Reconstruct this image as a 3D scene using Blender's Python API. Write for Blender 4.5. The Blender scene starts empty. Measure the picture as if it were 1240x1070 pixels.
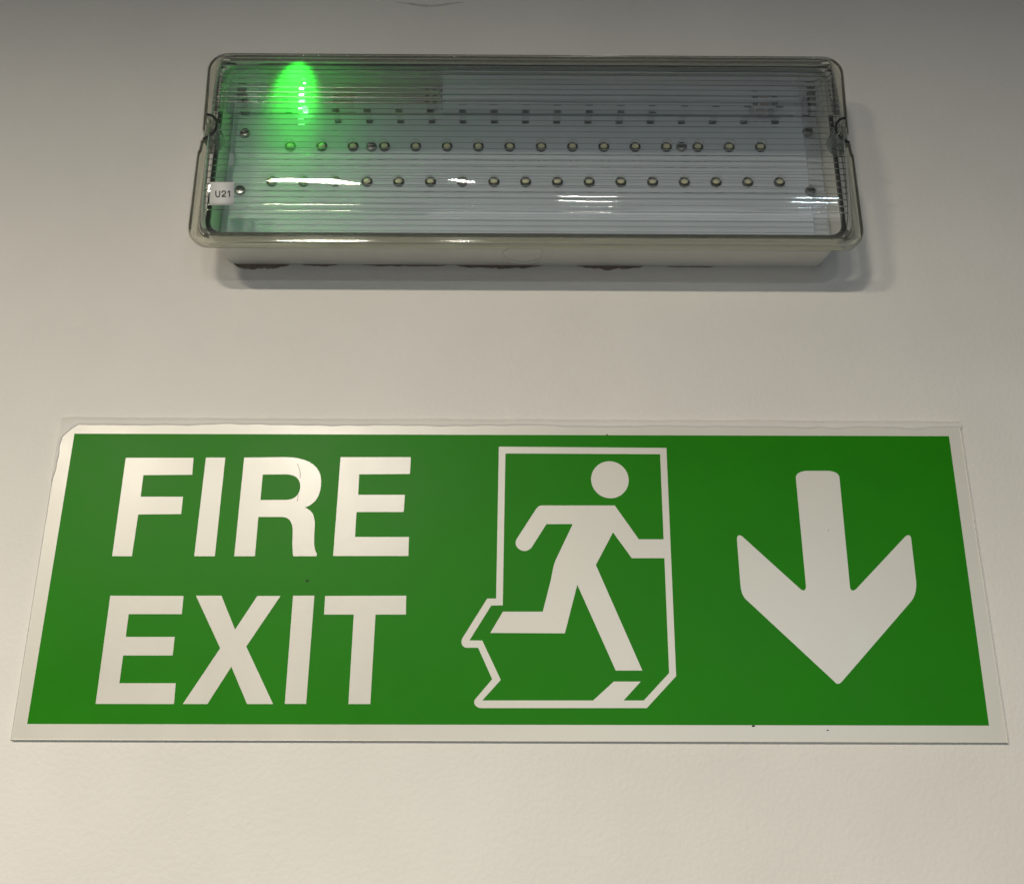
import bpy, bmesh, math, random
from mathutils import Vector, noise
from mathutils.geometry import tessellate_polygon

random.seed(7)
S = bpy.context.scene
COL = S.collection
MM = 0.001

# ---------------------------------------------------------------- camera, world, lamps, exposure
F_PX, CX, CY = 1240.0, 620.0, 441.67                  # focal length and principal point in photo pixels
CAM = Vector((-2.209, -494.576, 2.579))               # mm; wall is y = 0, x right, z up
PITCH, YAW, ROLL = 0.346816, 0.004868, 0.002862
cp, sp, cyw, syw = math.cos(PITCH), math.sin(PITCH), math.cos(YAW), math.sin(YAW)
FWD = Vector((syw * cp, cyw * cp, sp))
R0 = Vector((cyw, -syw, 0)); U0 = R0.cross(FWD)
RIGHT = math.cos(ROLL) * R0 + math.sin(ROLL) * U0
UP = -math.sin(ROLL) * R0 + math.cos(ROLL) * U0

cd = bpy.data.cameras.new('camera'); cam = bpy.data.objects.new('camera', cd); COL.objects.link(cam)
cd.sensor_width = 36.0; cd.lens = 36.0 * F_PX / 1240.0
cd.shift_y = -(535.0 - CY) / 1240.0
cd.clip_start = 0.01; cd.clip_end = 50
from mathutils import Matrix
m = Matrix((RIGHT, UP, -FWD)).transposed().to_4x4(); m.translation = CAM * MM
cam.matrix_world = m
S.camera = cam

w = bpy.data.worlds.new('World'); S.world = w; w.use_nodes = True
bg = w.node_tree.nodes['Background']
bg.inputs['Color'].default_value = (0.92, 1.0, 1.08, 1); bg.inputs['Strength'].default_value = 0.062

def downlight(name, x, y, z, size, power, color):
    l = bpy.data.lights.new(name, 'AREA'); l.shape = 'DISK'; l.size = size; l.energy = power; l.color = color
    o = bpy.data.objects.new(name, l); COL.objects.link(o); o.location = (x, y, z)   # an area lamp faces straight down
    return o
# recessed ceiling downlights in front of the wall: their shadows and their streaks on the diffuser place them
downlight('ceiling_downlight', -0.315, -1.20, 0.458, 0.15, 19.6, (1.0, 0.915, 0.765))
downlight('ceiling_downlight', -0.720, -1.20, 0.458, 0.15, 20.0, (1.0, 0.89, 0.71))
downlight('ceiling_downlight', -0.085, -1.25, 0.458, 0.05, 2.4, (1.0, 0.94, 0.84))
downlight('ceiling_downlight', 0.420, -5.00, 0.500, 0.30, 150.0, (1.0, 0.95, 0.87))
downlight('ceiling_downlight', 1.620, -5.00, 0.500, 0.30, 150.0, (0.66, 0.87, 1.0))
# unseen fill lamp, added far in front to lift the shadows on the wall
l = bpy.data.lights.new('front_fill_light', 'AREA'); l.shape = 'RECTANGLE'; l.size = 2.0; l.size_y = 1.2; l.energy = 11.0; l.color = (0.93, 0.98, 1.0)
o = bpy.data.objects.new('front_fill_light', l); COL.objects.link(o); o.location = (0.6, -4.0, -0.7)
o.rotation_euler = (Vector((0, 0, 0.2)) - o.location).to_track_quat('-Z', 'Y').to_euler()

vs = S.view_settings
vs.view_transform = 'Standard'; vs.look = 'None'; vs.exposure = 0.0; vs.gamma = 1.0; vs.use_curve_mapping = False
S.render.engine = 'CYCLES'
c = S.cycles
c.max_bounces = 14; c.transmission_bounces = 10; c.transparent_max_bounces = 16; c.glossy_bounces = 6; c.diffuse_bounces = 4
c.sample_clamp_indirect = 6.0
c.use_denoising = True
c.blur_glossy = 0.3

# ---------------------------------------------------------------- helpers
def at(px, py, y):
    """photo pixel -> point (mm) on the plane at depth y in front of the wall"""
    d = RIGHT * ((px - CX) / F_PX) - UP * ((py - CY) / F_PX) + FWD
    return CAM + d * ((y - CAM.y) / d.y)

def new_mat(name):
    mt = bpy.data.materials.new(name); mt.use_nodes = True
    nt = mt.node_tree; nt.nodes.clear()
    out = nt.nodes.new('ShaderNodeOutputMaterial')
    return mt, nt, out

def N(nt, t, **kw):
    n = nt.nodes.new(t)
    for k, v in kw.items():
        if k in n.inputs: n.inputs[k].default_value = v
        else: setattr(n, k, v)
    return n

def plastic(name, color, rough=0.4, spec=0.5, var=0.0, vscale=60.0, bump=0.0, bscale=900.0, metal=0.0, detail=4.0, dist=0.0005):
    mt, nt, out = new_mat(name)
    p = N(nt, 'ShaderNodeBsdfPrincipled'); L = nt.links.new
    p.inputs['Roughness'].default_value = rough; p.inputs['Metallic'].default_value = metal
    p.inputs['Specular IOR Level'].default_value = spec
    p.inputs['Base Color'].default_value = (*color, 1)
    if var or bump:
        tc = N(nt, 'ShaderNodeTexCoord')
    if var:
        n1 = N(nt, 'ShaderNodeTexNoise', Scale=vscale, Detail=5.0, Roughness=0.6); L(tc.outputs['Object'], n1.inputs['Vector'])
        r = N(nt, 'ShaderNodeMapRange'); r.inputs['From Min'].default_value = 0.3; r.inputs['From Max'].default_value = 0.7
        r.inputs['To Min'].default_value = 1 - var; r.inputs['To Max'].default_value = 1 + var
        L(n1.outputs['Fac'], r.inputs['Value'])
        mx = N(nt, 'ShaderNodeMix'); mx.data_type = 'RGBA'; mx.blend_type = 'MULTIPLY'; mx.inputs['Factor'].default_value = 1.0
        mx.inputs['A'].default_value = (*color, 1); L(r.outputs['Result'], mx.inputs['B'])
        mx.inputs[6].default_value = (*color, 1); L(r.outputs['Result'], mx.inputs[7])
        L(mx.outputs[2], p.inputs['Base Color'])
        r2 = N(nt, 'ShaderNodeMapRange'); r2.inputs['To Min'].default_value = rough - 0.08; r2.inputs['To Max'].default_value = rough + 0.08
        L(n1.outputs['Fac'], r2.inputs['Value']); L(r2.outputs['Result'], p.inputs['Roughness'])
    if bump:
        n2 = N(nt, 'ShaderNodeTexNoise', Scale=bscale, Detail=detail, Roughness=0.55); L(tc.outputs['Object'], n2.inputs['Vector'])
        b = N(nt, 'ShaderNodeBump', Strength=bump, Distance=dist); L(n2.outputs['Fac'], b.inputs['Height'])
        L(b.outputs['Normal'], p.inputs['Normal'])
    L(p.outputs['BSDF'], out.inputs['Surface'])
    return mt

def clear_plastic(name, tint, bend=1.15, straight=0.5, haze=0.04, rough=0.03, f0=0.045):
    """clear moulded plastic: part of the light goes straight on, part is bent by the ribs, plus gloss and a little haze"""
    mt, nt, out = new_mat(name); L = nt.links.new
    tr = N(nt, 'ShaderNodeBsdfTransparent', Color=(*tint, 1))
    rf = N(nt, 'ShaderNodeBsdfRefraction', Color=(*tint, 1), Roughness=0.0, IOR=bend)
    m1 = N(nt, 'ShaderNodeMixShader'); m1.inputs[0].default_value = straight
    L(rf.outputs[0], m1.inputs[1]); L(tr.outputs[0], m1.inputs[2])
    df = N(nt, 'ShaderNodeBsdfDiffuse', Color=(0.75, 0.78, 0.75, 1)); tl = N(nt, 'ShaderNodeBsdfTranslucent', Color=(0.75, 0.78, 0.75, 1))
    m2 = N(nt, 'ShaderNodeMixShader'); m2.inputs[0].default_value = 0.6
    L(df.outputs[0], m2.inputs[1]); L(tl.outputs[0], m2.inputs[2])
    tc = N(nt, 'ShaderNodeTexCoord'); nz = N(nt, 'ShaderNodeTexNoise', Scale=35.0, Detail=6.0, Roughness=0.7)
    L(tc.outputs['Object'], nz.inputs['Vector'])
    hz = N(nt, 'ShaderNodeMapRange'); hz.inputs['From Min'].default_value = 0.35; hz.inputs['From Max'].default_value = 0.75
    hz.inputs['To Min'].default_value = haze * 0.5; hz.inputs['To Max'].default_value = haze * 1.8
    L(nz.outputs['Fac'], hz.inputs['Value'])
    m3 = N(nt, 'ShaderNodeMixShader'); L(hz.outputs['Result'], m3.inputs[0]); L(m1.outputs[0], m3.inputs[1]); L(m2.outputs[0], m3.inputs[2])
    gl = N(nt, 'ShaderNodeBsdfGlossy', Color=(1, 1, 1, 1), Roughness=rough)
    lw = N(nt, 'ShaderNodeLayerWeight'); lw.inputs['Blend'].default_value = 0.5
    pw = N(nt, 'ShaderNodeMath'); pw.operation = 'POWER'; pw.inputs[1].default_value = 5.0; L(lw.outputs['Facing'], pw.inputs[0])
    sc = N(nt, 'ShaderNodeMath'); sc.operation = 'MULTIPLY_ADD'; sc.inputs[1].default_value = 1 - f0; sc.inputs[2].default_value = f0
    L(pw.outputs[0], sc.inputs[0])
    m4 = N(nt, 'ShaderNodeMixShader'); L(sc.outputs[0], m4.inputs[0]); L(m3.outputs[0], m4.inputs[1]); L(gl.outputs[0], m4.inputs[2])
    L(m4.outputs[0], out.inputs['Surface'])
    return mt

def emitter(name, color, strength):
    mt, nt, out = new_mat(name)
    e = N(nt, 'ShaderNodeEmission', Color=(*color, 1), Strength=strength); nt.links.new(e.outputs[0], out.inputs['Surface'])
    return mt

def obj(name, verts, faces, mat, parent=None, smooth=False, angle=None, scale=MM):
    me = bpy.data.meshes.new(name)
    me.from_pydata([tuple(Vector(v) * scale) for v in verts], [], faces)
    bm = bmesh.new(); bm.from_mesh(me); bmesh.ops.recalc_face_normals(bm, faces=bm.faces[:]); bm.to_mesh(me); bm.free()
    me.materials.append(mat)
    if smooth:
        for p in me.polygons: p.use_smooth = True
        if angle: me.set_sharp_from_angle(angle=math.radians(angle))
    me.update()
    o = bpy.data.objects.new(name, me); COL.objects.link(o)
    if parent: attach(o, parent)
    return o

def attach(o, parent):
    o.parent = parent
    if parent.parent is None: o.matrix_parent_inverse = Matrix.Translation(-parent.location)

def empty(name, loc, label, cat):
    o = bpy.data.objects.new(name, None); COL.objects.link(o); o.location = Vector(loc) * MM; o.empty_display_size = 0.02
    o['label'] = label; o['category'] = cat
    return o

def slab(name, outer, holes, y_front, y_back, mat, parent, bevel=0.0):
    """flat shape in the wall plane (x, z lists in mm), solid from y_back to y_front; bevel rounds the front rim"""
    loops = [outer] + holes
    verts, faces = [], []
    polys = [[Vector((x, z, 0)) for x, z in l] for l in loops]
    tris = tessellate_polygon(polys)
    flat = [p for l in polys for p in l]
    n = len(flat)
    verts = [(p.x, y_front, p.y) for p in flat] + [(p.x, y_back, p.y) for p in flat]
    faces = [tuple(t) for t in tris]
    faces += [tuple(i + n for i in t[::-1]) for t in tris]
    k = 0
    for l in loops:
        c_ = len(l)
        for i in range(c_):
            a, b = k + i, k + (i + 1) % c_
            faces.append((a, b, b + n, a + n))
        k += c_
    o = obj(name, verts, faces, mat, parent)
    return o

def px_poly(pts, y): return [(at(a, b, y).x, at(a, b, y).z) for a, b in pts]

def path(start, *segs, n=9):
    """pixel path: a point is a line, a triple of points a cubic curve"""
    pts = [start]
    for s in segs:
        if isinstance(s[0], (int, float)): pts.append(s)
        else:
            p0 = Vector(pts[-1]); p1, p2, p3 = map(Vector, s)
            for i in range(1, n + 1):
                t = i / n
                pts.append(tuple((1-t)**3*p0 + 3*(1-t)**2*t*p1 + 3*(1-t)*t*t*p2 + t**3*p3))
    return pts

def rrect(hx, hz, r, n=6, side=1):
    """rounded rectangle, counter-clockwise, centred on 0; `side` extra points along each vertical side"""
    pts = []
    for cx_, cz_, a0 in ((hx-r, hz-r, 0), (-hx+r, hz-r, 90), (-hx+r, -hz+r, 180), (hx-r, -hz+r, 270)):
        for i in range(n + 1):
            a = math.radians(a0 + 90 * i / n); pts.append((cx_ + r*math.cos(a), cz_ + r*math.sin(a)))
    return pts

def loft(rings, close_first=False, close_last=False, cyc=False):
    verts = [v for r in rings for v in r]; n = len(rings[0]); faces = []
    m_ = len(rings)
    for j in range(m_ if cyc else m_ - 1):
        a, b = j * n, ((j + 1) % m_) * n
        for i in range(n):
            k = (i + 1) % n
            faces.append((a + i, a + k, b + k, b + i))
    if close_first: faces.append(tuple(range(n))[::-1])
    if close_last: faces.append(tuple((m_-1)*n + i for i in range(n)))
    return verts, faces

def box(name, x0, x1, y0, y1, z0, z1, mat, parent, bev=0.25):
    bm = bmesh.new()
    bmesh.ops.create_cube(bm, size=1)
    for v in bm.verts:
        v.co = Vector((x0 + (v.co.x+.5)*(x1-x0), y0 + (v.co.y+.5)*(y1-y0), z0 + (v.co.z+.5)*(z1-z0)))
    if bev: bmesh.ops.bevel(bm, geom=bm.edges[:], offset=bev, segments=2, affect='EDGES', profile=0.6)
    vs_ = [tuple(v.co) for v in bm.verts]; bm.verts.index_update(); fs = [tuple(v.index for v in f.verts) for f in bm.faces]; bm.free()
    return obj(name, vs_, fs, mat, parent)

def disc(cx_, cz_, prof, n=24, sx=1.0, sz=1.0):
    """turned shape about the y axis: prof = [(radius, y), ...]"""
    rings = [[(cx_ + sx*r*math.cos(2*math.pi*i/n), y, cz_ + sz*r*math.sin(2*math.pi*i/n)) for i in range(n)] for r, y in prof]
    return loft(rings, True, True)

# ---------------------------------------------------------------- materials
M_wall = plastic('wall_paint', (0.735, 0.71, 0.67), 0.55, 0.35, var=0.04, vscale=11.0, bump=0.45, bscale=420.0, detail=6.0, dist=0.0006)
M_sign_white = plastic('sign_white_vinyl', (0.645, 0.625, 0.56), 0.32, 0.75, var=0.025, vscale=24.0, bump=0.06, bscale=300.0)
M_sign_green = plastic('sign_green_ink', (0.014, 0.200, 0.0012), 0.38, 0.09, var=0.05, vscale=24.0, bump=0.06, bscale=600.0)
M_base = plastic('white_polycarbonate', (0.82, 0.81, 0.76), 0.45, 0.4, var=0.03, vscale=30.0, bump=0.05, bscale=1500.0)
M_tray = plastic('gear_tray_steel', (0.44, 0.48, 0.52), 0.5, 0.4, var=0.03, vscale=25.0)
M_board = plastic('white_solder_mask', (0.51, 0.56, 0.61), 0.4, 0.5, var=0.03, vscale=40.0)
M_driver = plastic('driver_board_mask', (0.30, 0.32, 0.27), 0.45, 0.5, var=0.08, vscale=90.0)
M_dark = plastic('black_component', (0.012, 0.013, 0.012), 0.35, 0.5)
M_gasket = plastic('black_rubber_gasket', (0.03, 0.032, 0.03), 0.6, 0.3)
M_brown = plastic('brown_component', (0.22, 0.13, 0.08), 0.4, 0.5)
M_end = clear_plastic('clear_end_plastic', (0.86, 0.87, 0.84), bend=1.45, straight=0.22, haze=0.03, rough=0.04)
M_rim = plastic('led_lens_rim', (0.035, 0.038, 0.03), 0.12, 0.9)
M_phos = plastic('led_phosphor', (0.80, 0.76, 0.50), 0.3, 0.5)
M_screw = plastic('screw_steel', (0.38, 0.38, 0.36), 0.25, 0.5, metal=1.0)
M_label = plastic('label_paper', (0.74, 0.74, 0.72), 0.6, 0.3)
M_ink = plastic('black_ink', (0.012, 0.012, 0.012), 0.5, 0.3)
M_lens = clear_plastic('clear_ribbed_plastic', (0.985, 0.99, 0.985), bend=1.1, straight=0.85, haze=0.03, rough=0.025)
M_rib = clear_plastic('clear_deep_rib_plastic', (0.95, 0.96, 0.95), bend=1.36, straight=0.30, haze=0.05, rough=0.2, f0=0.025)
M_groove = clear_plastic('dark_tinted_groove_plastic', (0.62, 0.64, 0.62), bend=1.49, straight=0.15, haze=0.01, rough=0.08)  # tint darkened, stands in for the dark of internal reflection in the grooves
M_flange = clear_plastic('clear_flange_plastic', (0.90, 0.90, 0.84), bend=1.45, straight=0.15, haze=0.04, rough=0.05)
M_cup = clear_plastic('clear_recess_plastic', (0.84, 0.86, 0.83), bend=1.4, straight=0.3, haze=0.03, rough=0.06)
M_lip = clear_plastic('dark_tinted_lip', (0.30, 0.31, 0.28), bend=1.49, straight=0.1, haze=0.02, rough=0.08)  # dark tint paints in the outline that internal reflection gives a clear lip
M_clip = clear_plastic('clear_clip_plastic', (0.84, 0.85, 0.80), bend=1.2, straight=0.5, haze=0.25, rough=0.12)
M_green = emitter('green_led_light', (0.09, 1.0, 0.12), 13.0)
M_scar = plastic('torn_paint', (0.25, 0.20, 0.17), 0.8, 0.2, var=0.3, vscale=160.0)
M_scuff = plastic('scuff_grey', (0.52, 0.52, 0.50), 0.7, 0.2, var=0.15, vscale=200.0)
M_scuffline = plastic('scratch_grey', (0.16, 0.15, 0.13), 0.7, 0.2)
M_speck = plastic('dark_speck', (0.03, 0.04, 0.025), 0.7, 0.2)

# ---------------------------------------------------------------- the wall
wall = obj('wall', [(-1500, 0, -1300), (1500, 0, -1300), (1500, 0, 1100), (-1500, 0, 1100)], [(0, 1, 2, 3)], M_wall)
wall['kind'] = 'structure'

# ---------------------------------------------------------------- the emergency light
LX, LZ = 7.0, 287.0                                     # centre of the fitting on the wall (mm)
light = empty('emergency_light', (LX, 0, 236), 'white bulkhead emergency light with clear ribbed cover mounted above the fire exit sign', 'emergency light')

def ring(hx, hz, r, y, dz=0.0): return [(LX + a, y, LZ + dz + b) for a, b in rrect(hx, hz, r)]
v, f = loft([ring(159.5, 49.5, 7, 0.0), ring(160.0, 49.7, 7, -1.0), ring(161.5, 51, 8, -34), ring(158.5, 48, 6, -34), ring(157.5, 47.3, 6, -20)], True, True)
base = obj('base', v, f, M_base, light, smooth=True, angle=30)
# knock-out for a cable gland in the underside
kv, kf = [], []
zb = lambda y: LZ - 49.7 - (-y - 1.0) / 33.0 * 1.3        # underside of the base at depth y
KX, KY = 6.0, -15.5
rings = []
for r, d in ((10.9, 0.05), (10.9, -0.9), (10.4, -1.1), (9.8, -0.9), (9.7, 0.05)):
    rings.append([(KX + r*math.cos(2*math.pi*i/40), KY + r*math.sin(2*math.pi*i/40), zb(KY + r*math.sin(2*math.pi*i/40)) + d) for i in range(40)])
v, f = loft(rings, cyc=True)
obj('knockout', v, f, M_base, base, smooth=True, angle=40)

v, f = loft([ring(161.0, 50.6, 7.5, -34.02), ring(160.8, 50.4, 7.4, -35.3), ring(158.9, 48.5, 6.4, -35.3), ring(158.7, 48.3, 6.2, -34.02)], cyc=True)
obj('gasket', v, f, M_gasket, light, smooth=True, angle=30)

# gear tray and boards inside
v, f = loft([ring(157, 46.8, 5, -20.2), ring(157, 46.8, 5, -22.0), ring(156, 45.8, 4.5, -22.5)], True, True)
obj('gear_tray', v, f, M_tray, light)
BY = -24.5
box('led_board', -146, 155, -22.6, BY, 242.5, 314, M_board, light)
box('cover_plate', -37, 150.5, -22.6, -28.5, 315, 330.5, M_board, light)
drv = box('driver_board', -130, -38.5, -22.6, BY, 314.6, 330.5, M_driver, light)

# LEDs: three staggered rows of one kind
rings = []
def led_meshes():
    v, f = disc(0, 0, [(2.9, 0.0), (3.0, -0.5), (2.75, -1.1), (2.1, -1.45), (1.9, -1.2)], 20)
    a = (v, f)
    v, f = disc(0, 0, [(1.95, -1.0), (1.7, -1.5), (1.0, -1.9), (0.3, -2.05)], 16, 1.0, 0.72)
    return a, (v, f)
(lv, lf), (pv, pf) = led_meshes()
spots = []
for cnt, xa, xb, ypx in ((16, 352, 920.5, 178), (17, 329.5, 943.5, 220.5)):
    for i in range(cnt):
        p = at(xa + (xb - xa) * i / (cnt - 1), ypx + 1.0 * i / cnt, BY)
        spots.append((p.x, p.z))
led0 = None
for x, z in spots:
    if led0 is None:
        led0 = obj('led', lv, lf, M_rim, None, smooth=True, angle=50); ph0 = obj('phosphor', pv, pf, M_phos, None, smooth=True, angle=60)
        l, ph = led0, ph0
    else:
        l, ph = led0.copy(), ph0.copy(); COL.objects.link(l); COL.objects.link(ph)
    l.parent = light; l.matrix_parent_inverse = Matrix.Identity(4)
    l.location = Vector((x - LX, BY, z - 236)) * MM
    ph.parent = l; ph.matrix_parent_inverse = Matrix.Identity(4); ph.location = (0, 0, 0)

# a resistor above each LED of the lower row
r0 = None
for i in range(15):
    p = at(410 + 528 * i / 14, 148 + 1.0 * i / 14, BY)
    if r0 is None:
        r0 = box('resistor', -1.3, 1.3, 0.0, -0.9, -0.75, 0.75, M_dark, None, 0.1); t0 = box('terminal', -1.9, -1.32, 0.0, -0.95, -0.8, 0.8, M_screw, None, 0.1); t1 = box('terminal', 1.32, 1.9, 0.0, -0.95, -0.8, 0.8, M_screw, None, 0.1)
        trio = (r0, t0, t1)
    else:
        trio = tuple(o_.copy() for o_ in (r0, t0, t1))
        for o_ in trio: COL.objects.link(o_)
    trio[0].parent = light; trio[0].matrix_parent_inverse = Matrix.Identity(4); trio[0].location = Vector((p.x - LX, BY - 0.02, p.z - 236)) * MM
    for o_ in trio[1:]: o_.parent = trio[0]; o_.matrix_parent_inverse = Matrix.Identity(4); o_.location = (0, 0, 0)

# screws that hold the boards
for px, py in ((297, 162), (978, 160), (450, 178.5), (825, 178.5), (291, 231), (981, 232)):
    p = at(px, py, BY)
    v, f = disc(p.x, p.z, [(2.9, BY), (2.9, BY - 0.8), (2.3, BY - 1.5), (1.2, BY - 1.7), (0.9, BY - 1.1)], 18)
    s_ = obj('screw', v, f, M_screw, light, smooth=True, angle=35)
    box('slot', p.x - 2.0, p.x + 2.0, BY - 1.55, BY - 1.75, p.z - 0.35, p.z + 0.35, M_dark, s_, bev=0)

# small components on the upper boards
def comp(name, px, py, wpx, hpx, depth, mat, y0=BY, bev=0.2):
    p = at(px, py, y0 - depth / 2); k = 0.435
    return box(name, p.x - wpx*k/2, p.x + wpx*k/2, y0, y0 - depth, p.z - hpx*k*0.62, p.z + hpx*k*0.62, mat, light, bev)
comp('connector', 298, 130, 9, 17, 5.0, M_dark, -22.5)
comp('connector', 976, 130, 8, 16, 5.0, M_dark, -22.5)
for px, py, w_, h_, m_ in ((519, 132, 5, 5, M_dark), (528, 132, 5, 5, M_dark), (541, 128, 12, 8, M_dark), (333, 130, 5, 3, M_dark), (350, 136, 7, 3, M_dark),
                           (419, 131, 24, 9, M_brown)):
    comp('chip', px, py, w_, h_, 1.2, m_)
for px, py, w_, h_, m_ in ((910, 134, 6, 6, M_dark), (921, 135, 10, 5, M_brown), (933, 136, 6, 6, M_dark)):
    comp('chip', px, py, w_, h_, 1.2, m_, -28.5)
comp('terminal', 312, 130, 12, 14, 3.0, M_board)

# the lit green charge indicator
p = at(369, 131, BY - 3)
v, f = disc(p.x, p.z, [(1.5, BY), (1.5, BY - 2.4), (1.3, BY - 3.3), (0.8, BY - 3.9), (0.2, BY - 4.1)], 16)
ind = obj('indicator_led', v, f, M_green, light, smooth=True, angle=40); ind['label'] = 'glowing green charge indicator'
sl = bpy.data.lights.new('indicator_beam', 'SPOT'); sl.energy = 2.2; sl.color = (0.02, 1.0, 0.03); sl.spot_size = math.radians(112); sl.spot_blend = 0.7; sl.shadow_soft_size = 0.0008
so = bpy.data.objects.new('indicator_beam', sl); COL.objects.link(so); so.location = Vector((p.x, BY - 5.2, p.z)) * MM; so.rotation_euler = (math.radians(-69), 0, 0); so.scale = (0.42, 1.15, 1.0)   # the lens of the indicator throws its light forward
attach(so, light)

def rib_h(z):                                            # the ribs are shallow across the front and deep on the upper curve
    if z > 8: return 0.004 + 0.36 * min(1.0, (z - 8) / 9.0)
    if z < -33: return 0.004 + 0.06 * min(1.0, (-33 - z) / 4.0)
    return 0.004
# ribbed diffuser: a ribbed profile swept along x, rounded over at both ends, bitten where the clips sit
PROF = [(-37.6, 53.8), (-40.3, 52.9), (-43.5, 51.0), (-46.6, 48.2), (-48.9, 43.4), (-50.55, 37.2), (-51.72, 31.5), (-52.62, 26), (-53.9, 14), (-54.4, 0)]
half = [Vector(p) for p in PROF]
pts = half + [Vector((a, -b)) for a, b in PROF[-2::-1]]
def catmull(ps, n=14):
    out = []
    for i in range(len(ps) - 1):
        p0 = ps[max(i-1, 0)]; p1 = ps[i]; p2 = ps[i+1]; p3 = ps[min(i+2, len(ps)-1)]
        for k in range(n):
            t = k / n
            out.append(0.5*((2*p1) + (p2-p0)*t + (2*p0-5*p1+4*p2-p3)*t*t + (3*p1-p0-3*p2+p3)*t**3))
    out.append(ps[-1]); return out
cur = catmull(pts)
acc = [0.0]
for a, b in zip(cur, cur[1:]): acc.append(acc[-1] + (b - a).length)
TOT = acc[-1]
def on_curve(s):
    s = min(max(s, 0), TOT - 1e-6); lo, hi = 0, len(acc) - 1
    while hi - lo > 1:
        mid = (lo + hi) // 2
        if acc[mid] <= s: lo = mid
        else: hi = mid
    t = (s - acc[lo]) / (acc[hi] - acc[lo]); d = (cur[hi] - cur[lo]).normalized()
    return cur[lo].lerp(cur[hi], t), Vector((-abs(d.y), 0)) if False else Vector((d.y, -d.x))
RIB = 37; PITCH_RIB = TOT / RIB
GROOVE = 0.14                                            # share of the pitch taken by the groove
TS = [0.0, GROOVE * 0.25, GROOVE / 2, GROOVE * 0.75] + [GROOVE + (1 - GROOVE) * i / 4 for i in range(4)]
prof, gro = [], []                                       # (point, outward normal, rib height), is the next strip a groove wall
for r_ in range(RIB):
    for t in TS:
        s = (r_ + t) * PITCH_RIB; q_, nn = on_curve(s)
        if nn.dot(Vector((-45, 0)) - q_) > 0: nn = -nn
        if t >= GROOVE:                                  # each rib is a flat facet, hardly cambered
            q_ = on_curve((r_ + GROOVE) * PITCH_RIB)[0].lerp(on_curve((r_ + 1) * PITCH_RIB)[0], (t - GROOVE) / (1 - GROOVE))
        u = max(0.0, (t - GROOVE) / (1 - GROOVE)); h_ = rib_h(q_.y) * 4 * u * (1 - u)
        if t < GROOVE * 0.99: h_ = -0.30 * math.sin(math.pi * t / GROOVE)
        amp = min(1, s / 6.0) * (1.0 if s < TOT - 26 else max(0.16, 1 - (s - (TOT - 26)) / 7.0))
        prof.append((q_, nn, h_ * amp)); gro.append(t < GROOVE * 0.99)
q_, nn = on_curve(TOT); prof.append((q_, Vector((0, -1)), 0.0))
XE = 157.0; END = 7.0
stations = []                                            # (x, depth scale, height scale, rib scale)
for k, (dx, dd) in enumerate(((0, 1), (0.6, .985), (1.2, .95), (1.8, .90), (2.3, .82), (2.8, .70), (3.4, .55), (4.1, .40), (4.9, .25), (5.8, .12), (6.5, .04), (7.0, 0.0))):
    stations.append((XE + dx, dd, 1 - 0.003 * k, max(0.0, 1 - k / 7.0)))
right = [(XE - 3.0, 1, 1, 1)] + stations
xs = [(-x, d, h, r) for x, d, h, r in right[::-1]] + [(x, 1, 1, 1) for x in range(-147, 148, 7)] + right
verts, faces = [], []
Y0 = -37.6; BITE = 6.6; NZ = 2.5
def bitten(x, z): return ((XE + END - 1.6 - abs(x)) / (BITE * 0.98)) ** 2 + ((z - NZ) / BITE) ** 2 < 1.0
def end_depth(x):
    for (xa, da, _, _), (xb, db, _, _) in zip(stations, stations[1:]):
        if xa <= x <= xb: return da + (db - da) * (x - xa) / max(1e-6, xb - xa)
    return 1.0 if x < XE else 0.0
for x, d, h, r in xs:
    for q_, nn, a in prof:
        p2 = q_ + nn * (a * r)
        z = p2.y * h
        xx = x
        warp = 0.16 * noise.noise(Vector((x * 0.03, z * 0.05, 4.4))) + 0.03 * noise.noise(Vector((x * 0.09, z * 0.11, 9.4)))   # the moulding is not quite true
        verts.append((LX + xx, Y0 + (p2.x + warp - Y0) * d, LZ + z))
n = len(prof)
strip = []
for j in range(len(xs) - 1):
    for i in range(n - 1):
        q4 = (j*n + i, j*n + i + 1, (j+1)*n + i + 1, (j+1)*n + i)
        mx_ = sum(verts[k_][0] for k_ in q4) / 4 - LX; mz_ = sum(verts[k_][2] for k_ in q4) / 4 - LZ
        if bitten(mx_, mz_): continue
        faces.append(q4); strip.append(i)
diff = obj('diffuser', verts, faces, M_lens, light, smooth=True, angle=24)
diff.data.materials.append(M_groove); diff.data.materials.append(M_rib); diff.data.materials.append(M_end)
for k_, pg in enumerate(diff.data.polygons):
    zc_ = pg.center.z / MM - LZ
    if zc_ > 9: pg.material_index = 2
    if abs(pg.center.x / MM - LX) > XE + 0.3: pg.material_index = 3
    if gro[strip[k_]] and abs(pg.center.x - LX * MM) < (XE + 7) * MM and zc_ > -44: pg.material_index = 1

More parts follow.
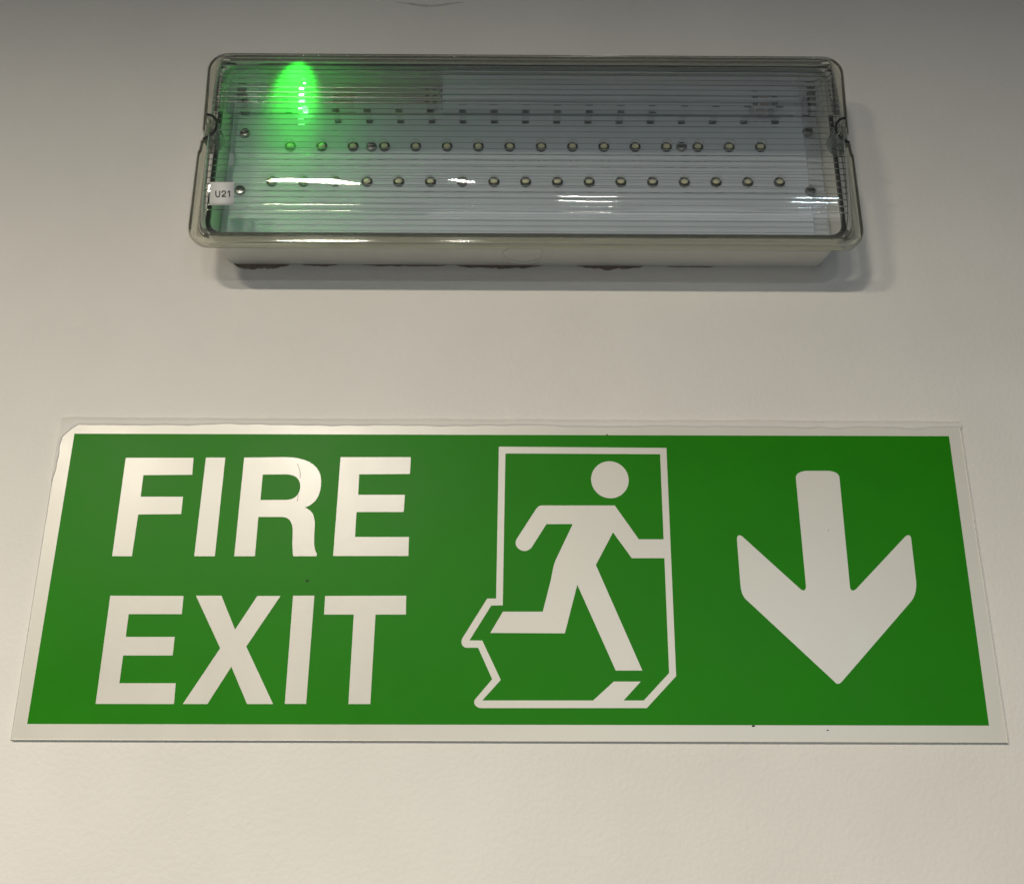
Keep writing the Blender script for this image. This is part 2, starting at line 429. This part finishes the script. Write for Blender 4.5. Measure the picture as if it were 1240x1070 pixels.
# clear flange round the diffuser, notched at the clips
FX, FZ, FR = 169.0, 57.0, 11.0; NZ = 2.5
def flange_outline(hx, hz, r, notch):
    pts = []
    def corner(cx_, cz_, a0):
        for i in range(9):
            a = math.radians(a0 + 90 * i / 8); pts.append((cx_ + r*math.cos(a), cz_ + r*math.sin(a)))
    def side(sx, up):
        zs = [-1 + 2 * i / 16 for i in range(17)]
        if not up: zs = zs[::-1]
        for t in zs:
            pts.append((sx * (hx - notch * math.sqrt(max(0.0, 1 - t*t)) - (1.3 if t > 0 else 0.0)), NZ + 6.6 * t))
    corner(hx - r, hz - r, 0); corner(-hx + r, hz - r, 90); side(-1, False)
    corner(-hx + r, -hz + r, 180); corner(hx - r, -hz + r, 270); side(1, True)
    return pts
rings = []
for off, y, nt_ in ((1.0, -33.4, 1), (0.3, -33.7, 1), (0.0, -34.4, 1), (0.0, -36.2, 1), (0.35, -37.2, 1), (1.0, -37.8, 1), (1.7, -37.6, 1), (2.2, -37.0, 1), (2.6, -36.6, 1), (3.4, -36.7, 1), (6.3, -37.2, 0.5), (6.3, -34.6, 0.5), (5.0, -34.2, 0.5), (3.0, -34.1, 0.8)):
    rings.append([(LX + a, y, LZ + b) for a, b in flange_outline(FX - off, FZ - off, max(2.0, FR - off), nt_)])
v, f = loft(rings, cyc=True)
obj('flange', v, f, M_flange, light, smooth=True, angle=35)

# half-round recess walls and the clips in them at both ends
for s in (-1, 1):
    rings = []
    for i in range(25):
        a = math.radians(-86 + 172 * i / 24)
        xi = XE + END - 1.6 - BITE * 0.98 * math.cos(a); zi = NZ + BITE * math.sin(a)
        xo_ = XE + END - 1.6 - (BITE + 0.9) * 0.98 * math.cos(a); zo_ = NZ + (BITE + 0.9) * math.sin(a)
        yf = lambda x: -51.0 + 2.5 * max(0.0, (x - XE - 2) / 6)
        rings.append([(LX + s*xi, -36.8, LZ + zi), (LX + s*xi, yf(xi), LZ + zi), (LX + s*(xi+xo_)/2, yf(xi) - 0.3, LZ + (zi+zo_)/2), (LX + s*xo_, yf(xo_), LZ + zo_), (LX + s*xo_, -36.8, LZ + zo_)])
    v, f = loft(rings, True, True)
    obj('recess_wall', v, f, M_cup, light, smooth=True, angle=40)
    lip = [(r_[2][0], r_[2][1] - 0.1, r_[2][2]) for r_ in rings]
    tube = []
    for i, p_ in enumerate(lip):
        a = Vector(lip[max(i-1, 0)]); b = Vector(lip[min(i+1, len(lip)-1)]); d_ = (b - a).normalized(); u_ = d_.cross(Vector((0, 1, 0))).normalized(); w_ = u_.cross(d_)
        tube.append([tuple(Vector(p_) + 0.75 * (u_ * math.cos(k_*math.pi/3) + w_ * math.sin(k_*math.pi/3))) for k_ in range(6)])
    v, f = loft(tube, True, True)
    obj('recess_dark_outline', v, f, M_lip, light, smooth=True)  # tube added along the lip to carry its painted dark outline
# clips
for s in (-1, 1):
    xo = LX + s * 163.4
    v = []; prof_c = [(0.0, -36.9), (0.0, -45.0), (-0.8, -46.6), (-2.4, -47.2), (-3.2, -46.2), (-2.6, -44.0), (-2.2, -36.9)]
    n_ = len(prof_c)
    for z in (-4.4, 4.4):
        v += [(xo + s * a, y, LZ + NZ + z) for a, y in prof_c]
    f = [tuple(range(n_)), tuple(range(2*n_ - 1, n_ - 1, -1))] + [(i, (i+1) % n_, n_ + (i+1) % n_, n_ + i) for i in range(n_)]
    obj('clip', v, f, M_clip, light)

DENSE = [on_curve(TOT * i / 1500)[0] for i in range(1501)]
# paper sticker on the diffuser, lettered U21
def front_y(z):                                           # depth of the diffuser's rib tops at height z (relative to the centre)
    best = min(DENSE, key=lambda t: abs(t.y - z)); return best.x
def on_front(px, py, out):
    y = -53.0
    for _ in range(12): p = at(px, py, y); y = front_y(p.z - LZ) - out
    return at(px, py, y)
v = []
for i in range(7):
    t = i / 6
    v += [tuple(on_front(254.5 - 1.0 * t, 220.5 + 28 * t, 0.62)), tuple(on_front(283.6 - 0.8 * t, 220.5 + 28 * t, 0.62))]
f = [(2*i, 2*i+1, 2*i+3, 2*i+2) for i in range(6)]
lab = obj('sticker', v, f, M_label, light, smooth=True)
sm = lab.modifiers.new('thick', 'SOLIDIFY'); sm.thickness = 0.12 * MM; sm.offset = -1
def stroke(pts, w_):
    """a pixel polyline as a band of quads"""
    L_, R_ = [], []
    for i, p_ in enumerate(pts):
        a = Vector(pts[max(i-1, 0)]); b = Vector(pts[min(i+1, len(pts)-1)]); d = (b - a).normalized(); n_ = Vector((-d.y, d.x)) * (w_ / 2)
        L_.append(Vector(p_) + n_); R_.append(Vector(p_) - n_)
    return L_, R_
glyphs = [path((261.3, 231.0), (261.3, 235.6), ((261.3, 239.4), (266.0, 239.4), (266.0, 235.6)), (266.0, 231.0), n=10),
          path((268.5, 233.6), ((268.7, 230.6), (273.1, 230.6), (273.0, 233.3)), ((272.9, 235.0), (269.8, 236.0), (268.7, 238.0)), n=10),
          [(268.2, 237.9), (273.4, 237.9)], [(275.6, 233.2), (277.6, 231.4)], [(277.9, 230.8), (277.9, 238.5)]]
v, f = [], []
for gl_ in glyphs:
    k0 = len(v); L_, R_ = stroke(gl_, 1.25)
    for a, b in zip(L_, R_): v += [tuple(on_front(a.x, a.y, 0.80)), tuple(on_front(b.x, b.y, 0.80))]
    f += [(k0 + 2*i, k0 + 2*i + 1, k0 + 2*i + 3, k0 + 2*i + 2) for i in range(len(gl_) - 1)]
lt = obj('lettering', v, f, M_ink, lab)

# ---------------------------------------------------------------- the fire exit sign
sign = empty('fire_exit_sign', (0, 0, 0), 'green and white FIRE EXIT sign with running figure and downward arrow on the wall', 'sign')
YS = -2.1
bv = []
def panel(name, hx0, hx1, z0, z1, y0, y1, mat, b=0.35):
    return box(name, hx0, hx1, y0, y1, z0, z1, mat, sign, bev=b)
panel('backing_panel', -225, 225, 0, 150, -0.05, YS, M_sign_white)
g = px_poly([(90.3, 525), (1149, 528), (1197.5, 878), (33, 876)], YS)
green = slab('green_field', g, [], YS - 0.12, YS + 0.2, M_sign_green, sign)
YL, YB = YS - 0.24, YS + 0.1
def white(name, pts, holes=()):
    return slab(name, px_poly(pts, YS), [px_poly(h, YS) for h in holes], YL, YB, M_sign_white, sign)
white('letter', [(152.5,554.3),(234.5,554.3),(233,574.8),(173.8,575.2),(170.5,601.3),(221.8,601.3),(219.5,622.3),(167.5,622.8),(160,673.3),(136,673.3)])
white('letter', [(249.5,554),(273,554),(260.3,673.3),(235.3,673.3)])
white('letter', path((295.8,554),(345,553.5),((372,553.5),(389,563),(389,582.5)),((389,602),(381,610),(369.3,614.5)),((379,618),(381.6,625),(381.3,637)),
      ((380.5,650),(379,664),(383.8,670)),(383.3,673.3),(355.3,673.3),((353.8,665),(354.2,655),(354.5,645)),((355,631),(350,625.8),(341,625.8)),(313,625.8),(308.8,673.3),(283.8,673.3)),
      [path((318.3,574.5),(346,574.3),((357,574.3),(363.8,579),(363.8,588.8)),((363.5,599),(357,605),(346,605.2)),(315.5,605.3))])
white('letter', [(412.5,553.5),(497.5,553.5),(496.5,573.8),(435,574.3),(433.8,599),(490.3,599),(489,619.8),(431.8,619.8),(430,650),(495.3,650),(494.5,673),(403.5,673)])
white('letter', [(133.8,721),(222.5,721.3),(220.3,743.3),(156,743.3),(152.5,770.8),(211.8,770.8),(209.3,793.3),(149.3,793.3),(144.8,826.8),(213,826.8),(210.8,852),(116,851.8)])
white('letter', [(237.5,721),(268.3,721),(284.8,762),(311.8,721.3),(339.8,721.3),(298.3,782.5),(330.8,852),(299.3,852),(280.3,806.8),(251.3,852),(221.5,852),(266.8,784.5)])
white('letter', [(355,721),(380.8,721),(370.8,851.8),(345,851.8)])
white('letter', [(393.8,721.3),(492,721),(491.5,743.8),(454.8,743.8),(448.5,852),(422,852),(428.5,743.8),(392.5,743.8)])
# doorway outline: outer and inner edges of one stroke
door_out = path((604.1,540.8),(806.9,542.3),(818.7,818.2),(783.2,856.9),(583,856.9),((576,856.9),(571.5,850),(576,845.5)),(596.0,822.0),(579.0,783.9),(565.5,783.9),((559,783.9),(557,776.5),(560.5,771.5)),(590.0,724.5),(600.8,724.5))
door_in = path((612.0,549.0),(799.3,549.9),(810.2,814.5),(779.5,847.7),(584.0,847.7),(606.4,822.8),(584.0,775.2),(568.5,775.0),(594.8,733.0),(608.8,732.6))
YL2 = YL
white('doorway_outline', door_out, [door_in])
YL = YS - 0.20
white('running_figure', path((656.1,611.9),(744.4,611.9),(773.5,652.8),(803.6,652.8),(804.4,675.6),(765,675.6),(742.3,644.4),(721.5,683.8),(777.8,811.5),(745.6,811.5),(699,707.7),(684,766.5),(593.7,766),(609,740.3),(657.3,740.3),(667.5,700),((669,690),(671,682),(673.1,677.3)),(693.6,634.4),(661.7,634.4),(644.5,661.5),((641,667),(634.5,668.5),(629.5,665.3)),((624,661.8),(623,656.5),(626.2,651.5)),(648,618),((650.5,614),(652.5,611.9),(656.1,611.9))))
white('floor_mark', [(743.2,824.8),(775.9,824.8),(754.2,848.6),(717.2,848.6)])
hc = at(738.5, 580.7, YS)
slab('head', [(hc.x + 9.25*math.cos(2*math.pi*i/48), hc.z + 9.3*math.sin(2*math.pi*i/48)) for i in range(48)], [], YL, YB, M_sign_white, sign)
white('arrow', path((963.6,578.5),((963.4,573),(970,570),(978,570)),(1001,570),((1010,570),(1016,573),(1016.4,578.5)),(1029.0,709),((1029.5,716),(1033,716),(1037,712.5)),(1095.5,650),((1099,646.5),(1103,647),(1103.3,653)),(1109,702),((1110,711),(1109,720),(1103.6,727.4)),(1019.4,824.8),((1016,828.5),(1013,828.5),(1010.2,824.8)),(902.9,725.2),((898,720),(897,714),(896.2,704)),(892.3,653),((892.3,646.5),(896,647),(899.5,650)),(967.5,711.5),((972,716),(976,716),(975.8,709))))

# wall paint slopped over the sign's upper rim, with an uneven edge
def wob(t, s): return noise.noise(Vector((t * 0.035, s, 0))) + 0.5 * noise.noise(Vector((t * 0.13, s, 3)))
v = []; cnt = 150
for i in range(cnt + 1):
    x = -225.3 + 450.8 * i / cnt
    lo = 147.9 + 1.0 * wob(x, 1.3)
    if x < -216: lo -= (-(x + 216)) ** 1.35 * 0.42        # runs down over the corner
    if x > 150: lo += 0.7 * wob(x * 2.2, 7)
    up = 150.9 + 0.5 * wob(x, 5.1)
    v += [(x, YS - 0.02, lo), (x, YS - 0.42, lo + 0.45), (x, YS - 0.30, 150.2), (x, YS + 0.5, up), (x, -0.02, up + 1.3)]
k = 5
f = [(i*k + j, i*k + j + 1, (i+1)*k + j + 1, (i+1)*k + j) for i in range(cnt) for j in range(k - 1)]
po = obj('paint_overlap', v, f, M_wall, sign, smooth=True, angle=50); po['label'] = 'wall paint slopped over the upper rim'
# left rim is painted over too near its top
v = []
for i in range(41):
    z = 149.5 - 30.0 * i / 40
    inn = -223.2 + 0.9 * wob(z * 2, 9.0) - 1.6 * max(0.0, (i - 22) / 18.0)
    inn = max(inn, -224.6)
    v += [(inn, YS - 0.02, z), (inn - 0.4, YS - 0.4, z), (-225.3, YS - 0.2, z), (-226.4, -0.02, z)]
f = [(i*4 + j, i*4 + j + 1, (i+1)*4 + j + 1, (i+1)*4 + j) for i in range(40) for j in range(3)]
obj('paint_overlap', v, f, M_wall, sign, smooth=True, angle=50)

# small blemishes on the sign
for px, py, r in ((372, 703, 0.85), (735, 526.5, 0.5), (912, 878.5, 0.7), (1002, 883.5, 0.4), (155, 795, 0.3), (1003, 642, 0.25)):
    p_ = at(px, py, YS); pts_ = []
    for i in range(10):
        a = 2*math.pi*i/10; rr = r * random.uniform(0.65, 1.15); pts_.append((p_.x + rr*1.25*math.cos(a), p_.z + rr*0.6*math.sin(a)))
    slab('speck', pts_, [], YS - 0.34, YS - 0.05, M_speck, sign)

# hairline scratch across the R
sc_ = path((360.0, 561.5), ((362.5, 566), (364.5, 572), (363.3, 579)), n=8)
for seg in (sc_, path((361.0, 600.0), ((360.8, 603), (360.4, 605), (360.0, 607)), n=4)):
    q_ = px_poly(seg, YS); L_, R_ = stroke(q_, 0.22)
    slab('scratch', [tuple(a) for a in L_] + [tuple(a) for a in R_[::-1]], [], YS - 0.30, YS - 0.10, M_scuffline, sign)

# ---------------------------------------------------------------- torn paint on the wall under the fitting
def scar(xa, xb, z_top, depth, seed):
    top, bot = [], []
    nst = max(8, int((xb - xa) / 1.6))
    for i in range(nst + 1):
        t = i / nst; x = xa + (xb - xa) * t
        env = math.sin(math.pi * t) ** 0.5 if 0 < t < 1 else 0.0
        top.append((x, z_top))
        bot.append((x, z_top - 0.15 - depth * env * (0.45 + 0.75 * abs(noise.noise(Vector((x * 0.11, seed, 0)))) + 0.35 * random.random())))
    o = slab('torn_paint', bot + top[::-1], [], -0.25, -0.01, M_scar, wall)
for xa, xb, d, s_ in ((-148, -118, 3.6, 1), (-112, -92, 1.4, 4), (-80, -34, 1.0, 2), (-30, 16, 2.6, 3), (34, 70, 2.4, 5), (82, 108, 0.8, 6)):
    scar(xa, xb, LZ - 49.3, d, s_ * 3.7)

# faint dark scuff high on the wall
top, bot = [], []
for i in range(25):
    t = i / 24; a = at(478 + 84 * t, 3.5 + 4.5 * math.sin(math.pi * t) ** 2, 0)
    h_ = 0.2 + 1.3 * math.sin(math.pi * t) * (0.6 + 0.8 * abs(noise.noise(Vector((t * 6, 2, 0)))))
    top.append((a.x, a.z + h_)); bot.append((a.x, a.z - h_ * 0.4))
slab('scuff', bot + top[::-1], [], -0.12, -0.01, M_scuff, wall)
